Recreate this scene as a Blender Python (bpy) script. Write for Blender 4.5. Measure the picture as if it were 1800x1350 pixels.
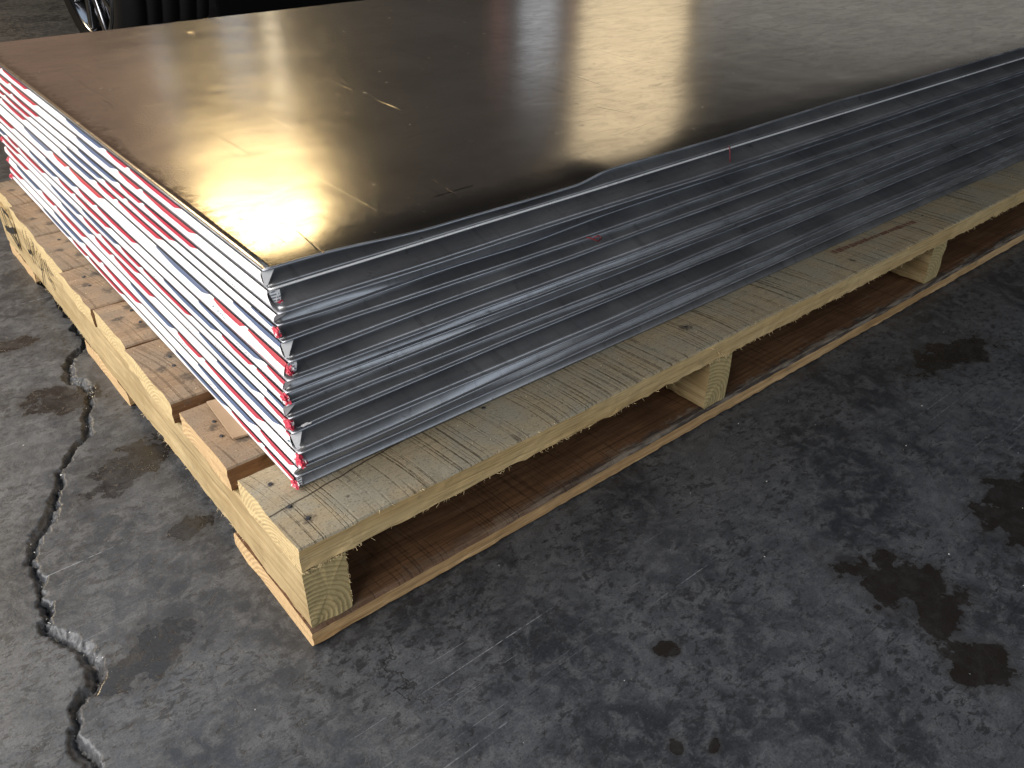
import bpy, bmesh, math, random
import numpy as np
from mathutils import Vector, Matrix, noise as mnoise

for o in list(bpy.data.objects):
    bpy.data.objects.remove(o)
scene = bpy.context.scene
COL = scene.collection
rng = random.Random(7)

# ------------------------------------------------------------------ camera
CAM = (-0.2252, -0.5978, 0.7517)
cam_data = bpy.data.cameras.new("camera")
cam_data.sensor_width = 36.0
cam_data.lens = 36.0 * 1473.2 / 1800.0
cam_data.clip_start = 0.01
cam_data.clip_end = 200.0
cam = bpy.data.objects.new("camera", cam_data)
cam.location = CAM
cam.rotation_euler = (0.9842, -0.0104, -0.6909)
COL.objects.link(cam)
scene.camera = cam

# ------------------------------------------------------------------ world, exposure
world = bpy.data.worlds.new("World")
scene.world = world
world.use_nodes = True
wb = world.node_tree.nodes["Background"]
wb.inputs[0].default_value = (0.75, 0.72, 0.70, 1)
wb.inputs[1].default_value = 0.035
scene.view_settings.view_transform = 'Standard'
scene.view_settings.look = 'None'
scene.view_settings.exposure = 0.0
scene.view_settings.gamma = 1.0
scene.cycles.max_bounces = 8
scene.cycles.use_denoising = True

# ------------------------------------------------------------------ lamps
def area(name, loc, target, sx, sy, radiance, color):
    """rectangular lamp; radiance is what a mirror would show of it"""
    ld = bpy.data.lights.new(name, 'AREA')
    ld.shape = 'RECTANGLE'
    ld.size, ld.size_y = sx, sy
    ld.energy = radiance * math.pi * sx * sy
    ld.color = color
    ob = bpy.data.objects.new(name, ld)
    ob.location = loc
    d = Vector(target) - Vector(loc)
    ob.rotation_euler = d.to_track_quat('-Z', 'Y').to_euler()
    COL.objects.link(ob)
    return ob

# daylight through the big side opening on the left, and the far opening behind the camera
area("side_door_daylight", (-1.95, 0.75, 1.15), (0.2, 0.5, 0.2), 2.2, 1.6, 8.4, (1.0, 0.97, 0.96))
area("far_door_daylight", (2.2, -6.0, 3.0), (0.8, 0.0, 0.25), 6.5, 2.4, 2.3, (0.82, 0.91, 1.0))
area("near_left_doorway", (-1.9, -1.0, 1.6), (-0.1, 0.1, 0.1), 1.2, 1.3, 7.0, (1.0, 0.95, 0.88))
area("floor_sheen_fill", (-0.5, 3.4, 4.4), (0.0, 0.2, 0.0), 3.0, 2.4, 1.5, (0.70, 0.84, 1.0))  # added unseen lamp that gives the floor its bluish sheen
area("far_floor_fill", (-1.6, 5.6, 3.2), (0.3, 4.2, 0.0), 0.9, 0.9, 62.0, (1.0, 0.80, 0.52))  # added warm fill, brightens the distant floor
# lamps standing in for bright things seen only as reflections in the lead
area("warm_bay_lamp", (2.50, 6.0, 3.05), (0.14, 0.24, 0.4), 0.95, 0.40, 27.0, (1.0, 0.74, 0.36))
area("warm_wall_glow", (0.3, 6.4, 2.2), (0.2, 0.6, 0.4), 3.6, 2.6, 0.27, (1.0, 0.64, 0.44))
area("sheet_middle_fill", (4.8, 7.2, 3.0), (0.6, 0.6, 0.4), 6.0, 4.4, 0.045, (1.0, 0.86, 0.72))  # added dim fill to lift the middle of the top sheet
area("tall_window_pale", (2.80, 6.0, 1.75), (0.5, 1.0, 0.4), 0.09, 1.1, 2.0, (1.0, 0.86, 0.62))
area("tall_window_blue", (2.50, 6.0, 1.50), (0.5, 1.0, 0.4), 0.22, 0.7, 0.5, (0.70, 0.82, 1.0))
area("tall_window_blue_small", (1.92, 6.0, 1.45), (0.3, 1.1, 0.4), 0.12, 0.7, 0.45, (0.75, 0.85, 1.0))
area("white_streak_lamp", (5.60, 6.0, 1.72), (1.0, 0.8, 0.4), 0.36, 0.8, 0.75, (0.88, 0.93, 1.0))  # unseen lamp added for the white streak in the lead
area("red_streak_lamp", (5.10, 6.0, 1.66), (1.0, 0.8, 0.4), 0.14, 0.6, 0.22, (1.0, 0.45, 0.40))  # unseen lamp added for the left red streak
area("red_streak_lamp_small", (6.02, 6.0, 1.66), (1.0, 0.8, 0.4), 0.10, 0.6, 0.2, (1.0, 0.45, 0.40))  # unseen lamp added for the right red streak
area("sunlit_wall_gold", (6.95, 6.0, 2.4), (1.0, 0.5, 0.4), 1.15, 2.1, 1.45, (1.0, 0.80, 0.50))
area("sunlit_wall_grey", (12.1, 6.0, 2.3), (1.6, 0.4, 0.4), 5.2, 1.3, 0.40, (1.0, 0.95, 0.86))

# ------------------------------------------------------------------ helpers
def link(name, mesh, mats, parent=None, kind=None, smooth=False):
    ob = bpy.data.objects.new(name, mesh)
    for m in mats:
        mesh.materials.append(m)
    COL.objects.link(ob)
    if parent is not None:
        ob.parent = parent
    if kind:
        ob["kind"] = kind
    if smooth:
        mesh.polygons.foreach_set("use_smooth", [True] * len(mesh.polygons))
    return ob

def pymesh(name, verts, faces, mi=None):
    me = bpy.data.meshes.new(name)
    me.from_pydata([tuple(v) for v in verts], [], faces)
    if mi is not None:
        me.polygons.foreach_set("material_index", mi)
    me.update()
    return me

def empty(name, loc, label, cat, group=None, rz=0.0):
    o = bpy.data.objects.new(name, None)
    o.empty_display_size = 0.05
    o.location = loc
    o.rotation_euler = (0, 0, rz)
    o["label"] = label
    o["category"] = cat
    if group:
        o["group"] = group
    COL.objects.link(o)
    return o

def fbm(x, y=0.0, z=0.0, oct=3):
    v, a = 0.0, 1.0
    for _ in range(oct):
        v += a * mnoise.noise((x, y, z)); x *= 2.03; y *= 2.03; z *= 2.03; a *= 0.5
    return v

class Mat:
    """small node-tree builder"""
    def __init__(s, name):
        s.m = bpy.data.materials.new(name)
        s.m.use_nodes = True
        s.t = s.m.node_tree
        s.t.nodes.clear()
        s.out = s.t.nodes.new("ShaderNodeOutputMaterial")
        s.b = s.t.nodes.new("ShaderNodeBsdfPrincipled")
        s.t.links.new(s.b.outputs[0], s.out.inputs[0])
    def set(s, node, key, val):
        if val is None: return
        inp = node.inputs[key]
        if hasattr(val, "links") or isinstance(val, bpy.types.NodeSocket):
            s.t.links.new(val, inp)
        elif isinstance(val, (tuple, list)) and len(val) == 3 and inp.type == 'RGBA':
            inp.default_value = (*val, 1)
        else:
            inp.default_value = val
    def p(s, **kw):
        for k, v in kw.items():
            s.set(s.b, k.replace("_", " "), v)
    def coord(s, kind="Object"):
        return s.t.nodes.new("ShaderNodeTexCoord").outputs[kind]
    def rnd(s):
        return s.t.nodes.new("ShaderNodeObjectInfo").outputs["Random"]
    def math(s, op, a, b=None, c=None, clamp=False):
        n = s.t.nodes.new("ShaderNodeMath"); n.operation = op; n.use_clamp = clamp
        s.set(n, 0, a); s.set(n, 1, b); s.set(n, 2, c)
        return n.outputs[0]
    def vmath(s, op, a, b=None):
        n = s.t.nodes.new("ShaderNodeVectorMath"); n.operation = op
        s.set(n, 0, a)
        if b is not None: s.set(n, 1, b)
        return n.outputs["Value"] if op in ("LENGTH", "DISTANCE", "DOT_PRODUCT") else n.outputs[0]
    def sep(s, v):
        n = s.t.nodes.new("ShaderNodeSeparateXYZ"); s.set(n, 0, v); return n.outputs
    def comb(s, x=0.0, y=0.0, z=0.0):
        n = s.t.nodes.new("ShaderNodeCombineXYZ"); s.set(n, 0, x); s.set(n, 1, y); s.set(n, 2, z); return n.outputs[0]
    def mapv(s, v, scale=(1, 1, 1), rot=(0, 0, 0), loc=(0, 0, 0)):
        n = s.t.nodes.new("ShaderNodeMapping"); s.set(n, 0, v)
        n.inputs["Scale"].default_value = scale; n.inputs["Rotation"].default_value = rot
        s.set(n, "Location", loc)
        return n.outputs[0]
    def noise(s, v, scale, detail=4.0, rough=0.55, dist=0.0):
        n = s.t.nodes.new("ShaderNodeTexNoise"); s.set(n, "Vector", v)
        n.inputs["Scale"].default_value = scale; n.inputs["Detail"].default_value = detail
        n.inputs["Roughness"].default_value = rough; n.inputs["Distortion"].default_value = dist
        return n.outputs[0]
    def voro(s, v, scale, feature='F1', rand=1.0):
        n = s.t.nodes.new("ShaderNodeTexVoronoi"); s.set(n, "Vector", v); n.feature = feature
        n.inputs["Scale"].default_value = scale; n.inputs["Randomness"].default_value = rand
        return n.outputs["Distance"]
    def ramp(s, v, a, b, lo=0.0, hi=1.0, smooth=True):
        n = s.t.nodes.new("ShaderNodeMapRange"); n.interpolation_type = 'SMOOTHSTEP' if smooth else 'LINEAR'
        s.set(n, 0, v); s.set(n, 1, a); s.set(n, 2, b); s.set(n, 3, lo); s.set(n, 4, hi)
        return n.outputs[0]
    def mix(s, f, a, b):
        n = s.t.nodes.new("ShaderNodeMix"); n.data_type = 'RGBA'
        s.set(n, 0, f); s.set(n, 6, a); s.set(n, 7, b)
        return n.outputs[2]
    def bump(s, h, strength=0.3, dist=0.002, normal=None):
        n = s.t.nodes.new("ShaderNodeBump"); s.set(n, "Height", h)
        n.inputs["Strength"].default_value = strength; n.inputs["Distance"].default_value = dist
        if normal is not None: s.set(n, "Normal", normal)
        return n.outputs[0]

def wood(name, light, dark, axis='X', weather=None, saw=0.0, stains=(), rough=0.75, blotch=0.5, crackline=False, streak=1.0, edge=False):
    """sawn timber: grain along `axis` in object space, optional saw kerfs, grey weathering and nail stains"""
    M = Mat(name)
    co = M.coord()
    r = M.rnd()
    off = M.comb(M.math('MULTIPLY', r, 7.3), M.math('MULTIPLY', r, 3.1), M.math('MULTIPLY', r, 5.7))
    v = M.vmath('ADD', co, off)
    sc = (5, 70, 70) if axis == 'X' else (70, 5, 70)
    g = M.noise(M.mapv(v, sc), 1.0, 6, 0.65, 0.6)
    sc2 = (14, 420, 420) if axis == 'X' else (420, 14, 420)
    fine = M.noise(M.mapv(v, sc2), 1.0, 3, 0.6)
    big = M.noise(v, 9.0, 5, 0.6)
    c = M.mix(M.ramp(g, 0.36, 0.66, 0.0, streak), light, dark)
    c = M.mix(M.ramp(big, 0.42, 0.72, 0.0, blotch), c, tuple(x * 0.72 for x in dark))
    c = M.mix(M.ramp(fine, 0.48, 0.72, 0.0, 0.3 if weather else 0.6), c, tuple(x * 0.5 for x in dark))
    gl = M.noise(M.mapv(v, (2.2, 190, 190) if axis == 'X' else (190, 2.2, 190)), 1.0, 2, 0.5, 0.4)
    c = M.mix(M.ramp(gl, 0.60, 0.68, 0.0, 0.15 if weather else 0.5), c, tuple(x * 0.5 for x in dark))
    smg = M.noise(v, 26.0, 6, 0.68)
    c = M.mix(M.ramp(smg, 0.60, 0.74, 0.0, 0.55), c, (0.16, 0.145, 0.12))
    h = M.math('ADD', M.math('MULTIPLY', g, 0.5), M.math('MULTIPLY', fine, 0.5))
    if weather:
        wv = M.noise(v, 14.0, 6, 0.62, 0.3)
        c = M.mix(M.ramp(wv, 0.35, 0.62, 0.1, 0.9), c, weather)
        sp = M.noise(v, 380.0, 3, 0.6)
        c = M.mix(M.ramp(sp, 0.54, 0.68, 0.0, 0.6), c, tuple(x * 0.35 for x in weather))
        c = M.mix(M.ramp(sp, 0.36, 0.27, 0.0, 0.45), c, tuple(min(1, x * 2.1) for x in weather))
    if saw > 0:
        # saw kerfs run across the grain, slightly bowed and uneven
        s_ = M.sep(co)
        a, b = (s_[0], s_[1]) if axis == 'X' else (s_[1], s_[0])
        bow = M.math('MULTIPLY', M.math('MULTIPLY', b, b), 0.9)
        t = M.math('ADD', M.math('ADD', M.math('ADD', a, bow), M.math('MULTIPLY', M.noise(v, 5.0, 1), 0.018)), M.math('MULTIPLY', r, 5.0))
        k = M.noise(M.comb(M.math('MULTIPLY', t, 62.0), M.math('MULTIPLY', b, 0.7), 0.0), 1.0, 1, 0.5)
        kl = M.math('MAXIMUM', M.ramp(M.math('ABSOLUTE', M.math('SUBTRACT', k, 0.60)), 0.008, 0.030, 1.0, 0.0), M.ramp(M.math('ABSOLUTE', M.math('SUBTRACT', k, 0.42)), 0.006, 0.024, 0.8, 0.0))
        k2 = M.noise(M.comb(M.math('MULTIPLY', t, 190.0), M.math('MULTIPLY', b, 1.5), 3.0), 1.0, 1, 0.5)
        kl = M.math('MAXIMUM', kl, M.ramp(k2, 0.60, 0.66, 0.0, 0.55))
        gate = M.math('MULTIPLY', M.ramp(M.noise(v, 16.0, 3), 0.34, 0.56, 0.2, 1.0), M.ramp(M.noise(v, 150.0, 3), 0.30, 0.55, 0.35, 1.0))
        kl = M.math('MULTIPLY', kl, gate)
        c = M.mix(M.math('MULTIPLY', kl, saw), c, tuple(x * 0.30 for x in dark))
        h = M.math('SUBTRACT', h, M.math('MULTIPLY', kl, 0.8))
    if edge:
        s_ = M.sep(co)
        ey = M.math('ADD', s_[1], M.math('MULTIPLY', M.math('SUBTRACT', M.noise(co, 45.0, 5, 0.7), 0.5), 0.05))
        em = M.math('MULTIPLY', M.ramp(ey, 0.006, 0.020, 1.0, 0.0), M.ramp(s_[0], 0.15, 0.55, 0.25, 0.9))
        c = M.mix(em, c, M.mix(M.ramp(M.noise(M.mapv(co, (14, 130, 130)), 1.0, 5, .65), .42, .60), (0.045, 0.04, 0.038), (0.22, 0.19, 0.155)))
    if crackline:
        s_ = M.sep(co)
        yl = M.math('ADD', M.math('ADD', 0.064, M.math('MULTIPLY', s_[0], 0.135)), M.math('MULTIPLY', M.math('SUBTRACT', M.noise(co, 30.0, 2), 0.5), 0.006))
        dd = M.math('ABSOLUTE', M.math('SUBTRACT', s_[1], yl))
        ck = M.math('MULTIPLY', M.ramp(dd, 0.0005, 0.0016, 1.0, 0.0), M.ramp(s_[0], 0.19, 0.25, 1.0, 0.0))
        c = M.mix(M.math('MULTIPLY', ck, 0.85), c, (0.03, 0.02, 0.012))
        h = M.math('SUBTRACT', h, ck)
    for (sx, sy, sr) in stains:
        d = M.vmath('DISTANCE', M.mapv(co, (1, 1, 0)), (sx, sy, 0))
        d = M.math('ADD', d, M.math('MULTIPLY', M.math('SUBTRACT', M.noise(v, 130.0, 4, 0.7), 0.5), sr * 2.2))
        c = M.mix(M.ramp(d, sr * 0.15, sr * 0.85, 0.75, 0.0), c, (0.05, 0.042, 0.037))
    M.p(Base_Color=c, Roughness=rough, Normal=M.bump(h, 0.55, 0.0016))
    M.b.inputs["Specular IOR Level"].default_value = 0.25
    return M.m

def endgrain(name, light, dark, center=(0.01, 0.02), axes=(0, 2), rings=330.0):
    M = Mat(name)
    co = M.coord()
    s_ = M.sep(co)
    a = M.math('SUBTRACT', s_[axes[0]], center[0]); b = M.math('SUBTRACT', s_[axes[1]], center[1])
    rr = M.math('SQRT', M.math('ADD', M.math('MULTIPLY', a, a), M.math('MULTIPLY', b, b)))
    rr = M.math('ADD', rr, M.math('MULTIPLY', M.noise(co, 40.0, 3), 0.006))
    w = M.math('SINE', M.math('MULTIPLY', rr, 2 * math.pi * rings))
    n = M.noise(co, 160.0, 5, 0.7)
    c = M.mix(M.ramp(w, 0.2, 0.95, 0.0, 0.75), light, dark)
    c = M.mix(M.ramp(n, 0.5, 0.72, 0.0, 0.6), c, tuple(x * 0.6 for x in dark))
    M.p(Base_Color=c, Roughness=0.85, Normal=M.bump(M.math('ADD', w, M.math('MULTIPLY', n, 2.0)), 0.3, 0.0012))
    M.b.inputs["Specular IOR Level"].default_value = 0.2
    return M.m

# ------------------------------------------------------------------ floor
crack_px = [(0.060, 1.45), (0.030, 1.30), (0.019, 1.201), (0.015, 1.047), (0.008, 0.899), (0.008, 0.835), (-0.044, 0.749), (-0.050, 0.715),
            (-0.037, 0.669), (-0.045, 0.635), (-0.066, 0.586), (-0.100, 0.535), (-0.132, 0.493), (-0.145, 0.455), (-0.164, 0.415),
            (-0.198, 0.362), (-0.208, 0.31), (-0.215, 0.258), (-0.224, 0.21), (-0.205, 0.175), (-0.197, 0.14), (-0.206, 0.102),
            (-0.228, 0.088), (-0.239, 0.045), (-0.231, 0.008), (-0.245, -0.05), (-0.24, -0.15)]
def jag(pts, amp, it=2):
    r = random.Random(3)
    for k in range(it):
        out = []
        for a, b in zip(pts, pts[1:]):
            out.append(a)
            L = math.hypot(b[0] - a[0], b[1] - a[1])
            nx, ny = -(b[1] - a[1]) / L, (b[0] - a[0]) / L
            t = r.uniform(-1, 1) * amp * L
            out.append(((a[0] + b[0]) / 2 + nx * t, (a[1] + b[1]) / 2 + ny * t))
        out.append(pts[-1]); pts = out
    return pts
crack = np.array(jag(crack_px, 0.14, 3))
xs = np.concatenate([np.linspace(-40, -4, 10), np.linspace(-3, -0.4, 14)[:-1], np.arange(-0.33, 0.09, 0.0016), np.linspace(0.1, 3, 30), np.linspace(3.5, 40, 12)])
ys = np.concatenate([np.linspace(-40, -3, 10), np.linspace(-2.6, -0.2, 14)[:-1], np.arange(-0.12, 1.35, 0.0022), np.linspace(1.4, 6, 24), np.linspace(7, 40, 10)])
GX, GY = np.meshgrid(xs, ys)
P = np.stack([GX.ravel(), GY.ravel()], 1)
dist = np.full(len(P), 9.0); sign = np.zeros(len(P)); arc = np.zeros(len(P))
near = (P[:, 0] > -0.36) & (P[:, 0] < 0.12) & (P[:, 1] > -0.2) & (P[:, 1] < 1.5)
idx = np.where(near)[0]
Q = P[idx]
bd = np.full(len(Q), 9.0); bs = np.zeros(len(Q)); ba = np.zeros(len(Q)); s0 = 0.0
for a, b in zip(crack, crack[1:]):
    ab = b - a; L2 = ab @ ab
    t = np.clip(((Q - a) @ ab) / L2, 0, 1)
    d = Q - (a + t[:, None] * ab)
    dd = np.hypot(d[:, 0], d[:, 1])
    m = dd < bd
    bd[m] = dd[m]; bs[m] = (ab[0] * d[m, 1] - ab[1] * d[m, 0]); ba[m] = s0 + t[m] * math.sqrt(L2)
    s0 += math.sqrt(L2)
dist[idx] = bd; sign[idx] = np.sign(bs); arc[idx] = ba
# numpy value noise
nr = np.random.RandomState(5)
tab = nr.rand(256, 256)
def vnoise(x, y):
    xi = np.floor(x).astype(int); yi = np.floor(y).astype(int); fx = x - xi; fy = y - yi
    fx = fx * fx * (3 - 2 * fx); fy = fy * fy * (3 - 2 * fy)
    g = lambda i, j: tab[i % 256, j % 256]
    return (g(xi, yi) * (1 - fx) + g(xi + 1, yi) * fx) * (1 - fy) + (g(xi, yi + 1) * (1 - fx) + g(xi + 1, yi + 1) * fx) * fy
wid = 0.0025 + 0.0055 * vnoise(arc * 14, arc * 0 + 3.3) + 0.003 * (vnoise(P[:, 0] * 260, P[:, 1] * 260) - 0.5)
dist = dist + 0.0060 * (vnoise(P[:, 0] * 75, P[:, 1] * 75) - 0.5) + 0.002 * (vnoise(P[:, 0] * 210, P[:, 1] * 210) - 0.5)
wid_r = wid * (0.75 + 1.0 * vnoise(arc * 22, arc * 0 + 9.1)) + 0.002
rough_n = vnoise(P[:, 0] * 330, P[:, 1] * 330) * 0.6 + vnoise(P[:, 0] * 700, P[:, 1] * 700) * 0.4
right = sign > 0
inner = np.clip(1 - dist / wid, 0, 1)
chip = np.where(right, np.clip(1 - dist / (wid_r * 1.15), 0, 1), 0)
Z = np.zeros(len(P))
Z -= 0.0062 * np.sqrt(inner) * (0.75 + 0.5 * rough_n)
Z -= np.where(right, 0.0055 * np.clip(chip * 2.2, 0, 1) * (0.45 + 1.1 * rough_n), 0)
expo = np.where(right, np.clip(chip * 2, 0, 1) * (0.1 + 1.1 * rough_n) * (0.35 + 1.0 * vnoise(arc * 30, arc * 0 + 1.7)), np.clip(inner * 2, 0, 1) * 0.55 * rough_n)
dark_in = np.clip(inner * 1.8, 0, 1)
nx_, ny_ = len(xs), len(ys)
me = bpy.data.meshes.new("floor")
V = np.stack([P[:, 0], P[:, 1], Z], 1)
ii = np.arange(nx_ * ny_).reshape(ny_, nx_)
F = np.stack([ii[:-1, :-1], ii[:-1, 1:], ii[1:, 1:], ii[1:, :-1]], -1).reshape(-1, 4)
me.vertices.add(len(V)); me.vertices.foreach_set("co", V.ravel())
me.loops.add(F.size); me.loops.foreach_set("vertex_index", F.ravel())
me.polygons.add(len(F)); me.polygons.foreach_set("loop_start", np.arange(len(F)) * 4)
me.polygons.foreach_set("loop_total", np.full(len(F), 4))
me.update(); me.validate()
at = me.attributes.new("exposed", 'FLOAT', 'POINT'); at.data.foreach_set("value", expo.astype(np.float32))
at = me.attributes.new("crack_dark", 'FLOAT', 'POINT'); at.data.foreach_set("value", dark_in.astype(np.float32))  # darker tint inside the crack

def floor_material():
    M = Mat("concrete_floor")
    co = M.coord("Object")
    n1 = M.noise(co, 5.0, 8, 0.62, 0.4)
    n2 = M.noise(co, 38.0, 8, 0.68, 0.6)
    n3 = M.noise(co, 170.0, 5, 0.6)
    c = M.mix(M.ramp(n1, 0.40, 0.60), (0.026, 0.029, 0.035), (0.070, 0.074, 0.082))
    c = M.mix(M.ramp(n2, 0.42, 0.66, 0.0, 0.6), c, (0.122, 0.126, 0.133))
    # dark worn flecks, stretched along the traffic direction
    fl = M.noise(M.mapv(co, (55, 150, 1), (0, 0, math.radians(38))), 1.0, 6, 0.7, 0.5)
    flm = M.ramp(fl, 0.56, 0.66)
    gate = M.ramp(M.noise(co, 11.0, 4, 0.6), 0.40, 0.62)
    flm = M.math('MULTIPLY', flm, gate)
    c = M.mix(M.math('MULTIPLY', flm, 0.85), c, (0.018, 0.018, 0.020))
    sp = M.noise(co, 95.0, 5, 0.7, 0.8)
    spm = M.ramp(sp, 0.60, 0.68)
    c = M.mix(M.math('MULTIPLY', spm, 0.8), c, (0.020, 0.019, 0.019))
    mic = M.noise(co, 420.0, 4, 0.7)
    c = M.mix(M.ramp(mic, 0.52, 0.62, 0.0, 0.5), c, (0.026, 0.026, 0.028))
    c = M.mix(M.ramp(mic, 0.42, 0.32, 0.0, 0.4), c, (0.19, 0.192, 0.20))
    pt = M.noise(M.mapv(co, (1, 1.6, 1), (0, 0, .5)), 62.0, 7, 0.75, 0.4)
    c = M.mix(M.math('MULTIPLY', M.ramp(pt, 0.515, 0.575), M.ramp(M.noise(co, 8.0, 3), .38, .58, .25, .9)), c, (0.026, 0.027, 0.030))
    # pale scrapes and dark scuffs in a few directions
    for ang, sx, sy, lo, col, amt, gs, gt in ((24, 2.2, 320, 0.645, (0.26, 0.27, 0.29), 0.8, 4.2, 0.50), (-62, 3.0, 420, 0.70, (0.24, 0.25, 0.27), 0.6, 5.0, 0.55),
                                      (58, 3.5, 190, 0.645, (0.012, 0.012, 0.014), 0.9, 6.0, 0.50), (-8, 2.5, 230, 0.66, (0.012, 0.012, 0.014), 0.9, 5.0, 0.50), (105, 3.0, 200, 0.66, (0.014, 0.014, 0.015), 0.8, 5.5, 0.5)):
        s_ = M.noise(M.mapv(co, (sx, sy, 1), (0, 0, math.radians(-ang)), (ang * 0.37, ang * 0.11, 0)), 1.0, 3, 0.55, 0.25)
        g = M.ramp(M.noise(M.mapv(co, loc=(ang * 0.21, 3.1, ang)), gs, 3, 0.6), gt, gt + 0.12)
        brk = M.ramp(M.noise(co, 140.0, 3), 0.36, 0.60)
        m_ = M.math('MULTIPLY', M.math('MULTIPLY', M.ramp(s_, lo, lo + 0.05), g), brk)
        c = M.mix(M.math('MULTIPLY', m_, amt), c, col)
    # old brown spills
    nz = M.math('SUBTRACT', M.noise(co, 26.0, 6, 0.65), 0.5)
    spill = None
    for (sx, sy, rx, ry, ang) in ((0.590, -0.355, 0.052, 0.030, -60), (0.575, -0.41, 0.03, 0.022, 0), (0.548, -0.468, 0.028, 0.026, 10), (0.84, -0.39, 0.06, 0.04, 20), (0.605, -0.325, 0.016, 0.014, 0),
                             (-0.145, 0.108, 0.042, 0.024, 20), (-0.025, 0.268, 0.020, 0.016, 0), (0.216, -0.330, 0.007, 0.007, 0), (0.247, -0.352, 0.006, 0.004, 30), (0.30, -0.245, 0.010, 0.009, 0), (1.15, -0.135, 0.075, 0.026, -12),
                             (-0.075, 0.675, 0.03, 0.04, 60), (-0.10, 0.90, 0.028, 0.02, 0), (-0.05, 0.445, 0.06, 0.03, 30)):
        q = M.mapv(M.vmath('SUBTRACT', co, (sx, sy, 0)), (1, 1, 1), (0, 0, math.radians(-ang)))
        q = M.vmath('MULTIPLY', q, (0.8 / rx, 0.8 / ry, 0.0))
        d = M.math('ADD', M.vmath('LENGTH', q), M.math('MULTIPLY', nz, 3.4))
        m_ = M.ramp(d, 0.93, 1.03, 1.0, 0.0)
        h_ = M.ramp(d, 0.9, 1.7, 1.0, 0.0)
        halo = h_ if spill is None else M.math('MAXIMUM', halo, h_)
        spill = m_ if spill is None else M.math('MAXIMUM', spill, m_)
    c = M.mix(M.math('MULTIPLY', halo, 0.5), c, (0.030, 0.028, 0.027))
    c = M.mix(M.math('MULTIPLY', spill, M.ramp(n2, .35, .65, .95, .75)), c, (0.017, 0.014, 0.012))
    # thin hairline cracks
    v_ = M.voro(M.vmath('ADD', co, M.vmath('MULTIPLY', M.vmath('SUBTRACT', M.comb(n1, n2, 0.0), (0.5, 0.5, 0)), (0.25, 0.25, 0))), 2.6, 'DISTANCE_TO_EDGE')
    hc = M.math('MULTIPLY', M.ramp(v_, 0.0015, 0.006, 1.0, 0.0), M.ramp(M.noise(co, 3.4, 3), 0.50, 0.60))
    c = M.mix(M.math('MULTIPLY', hc, 0.7), c, (0.012, 0.012, 0.012))
    ga = M.t.nodes.new("ShaderNodeAttribute"); ga.attribute_name = "crack_dark"
    ea = M.t.nodes.new("ShaderNodeAttribute"); ea.attribute_name = "exposed"
    c = M.mix(M.math('MULTIPLY', ga.outputs["Fac"], 0.5, clamp=True), c, (0.045, 0.046, 0.050))
    ex = M.ramp(M.math('ADD', ea.outputs["Fac"], M.math('MULTIPLY', M.math('SUBTRACT', M.noise(co, 300.0, 4, 0.7), 0.5), 0.9)), 0.45, 0.85)
    c = M.mix(M.math('MULTIPLY', ex, 0.75), c, (0.135, 0.142, 0.155))
    ro = M.ramp(n2, 0.3, 0.7, 0.30, 0.50)
    ro = M.math('SUBTRACT', ro, M.math('MULTIPLY', spill, 0.14))
    h = M.math('ADD', M.math('MULTIPLY', n2, 0.5), M.math('MULTIPLY', n3, 0.35))
    h = M.math('SUBTRACT', h, M.math('MULTIPLY', M.math('MAXIMUM', flm, spm), 0.25))
    h = M.math('SUBTRACT', h, hc)
    M.p(Base_Color=c, Roughness=ro, Normal=M.bump(h, 0.40, 0.0022))
    M.b.inputs["Specular IOR Level"].default_value = 0.45
    return M.m
floor = link("floor", me, [floor_material()], smooth=True)
floor["kind"] = "structure"

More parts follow.
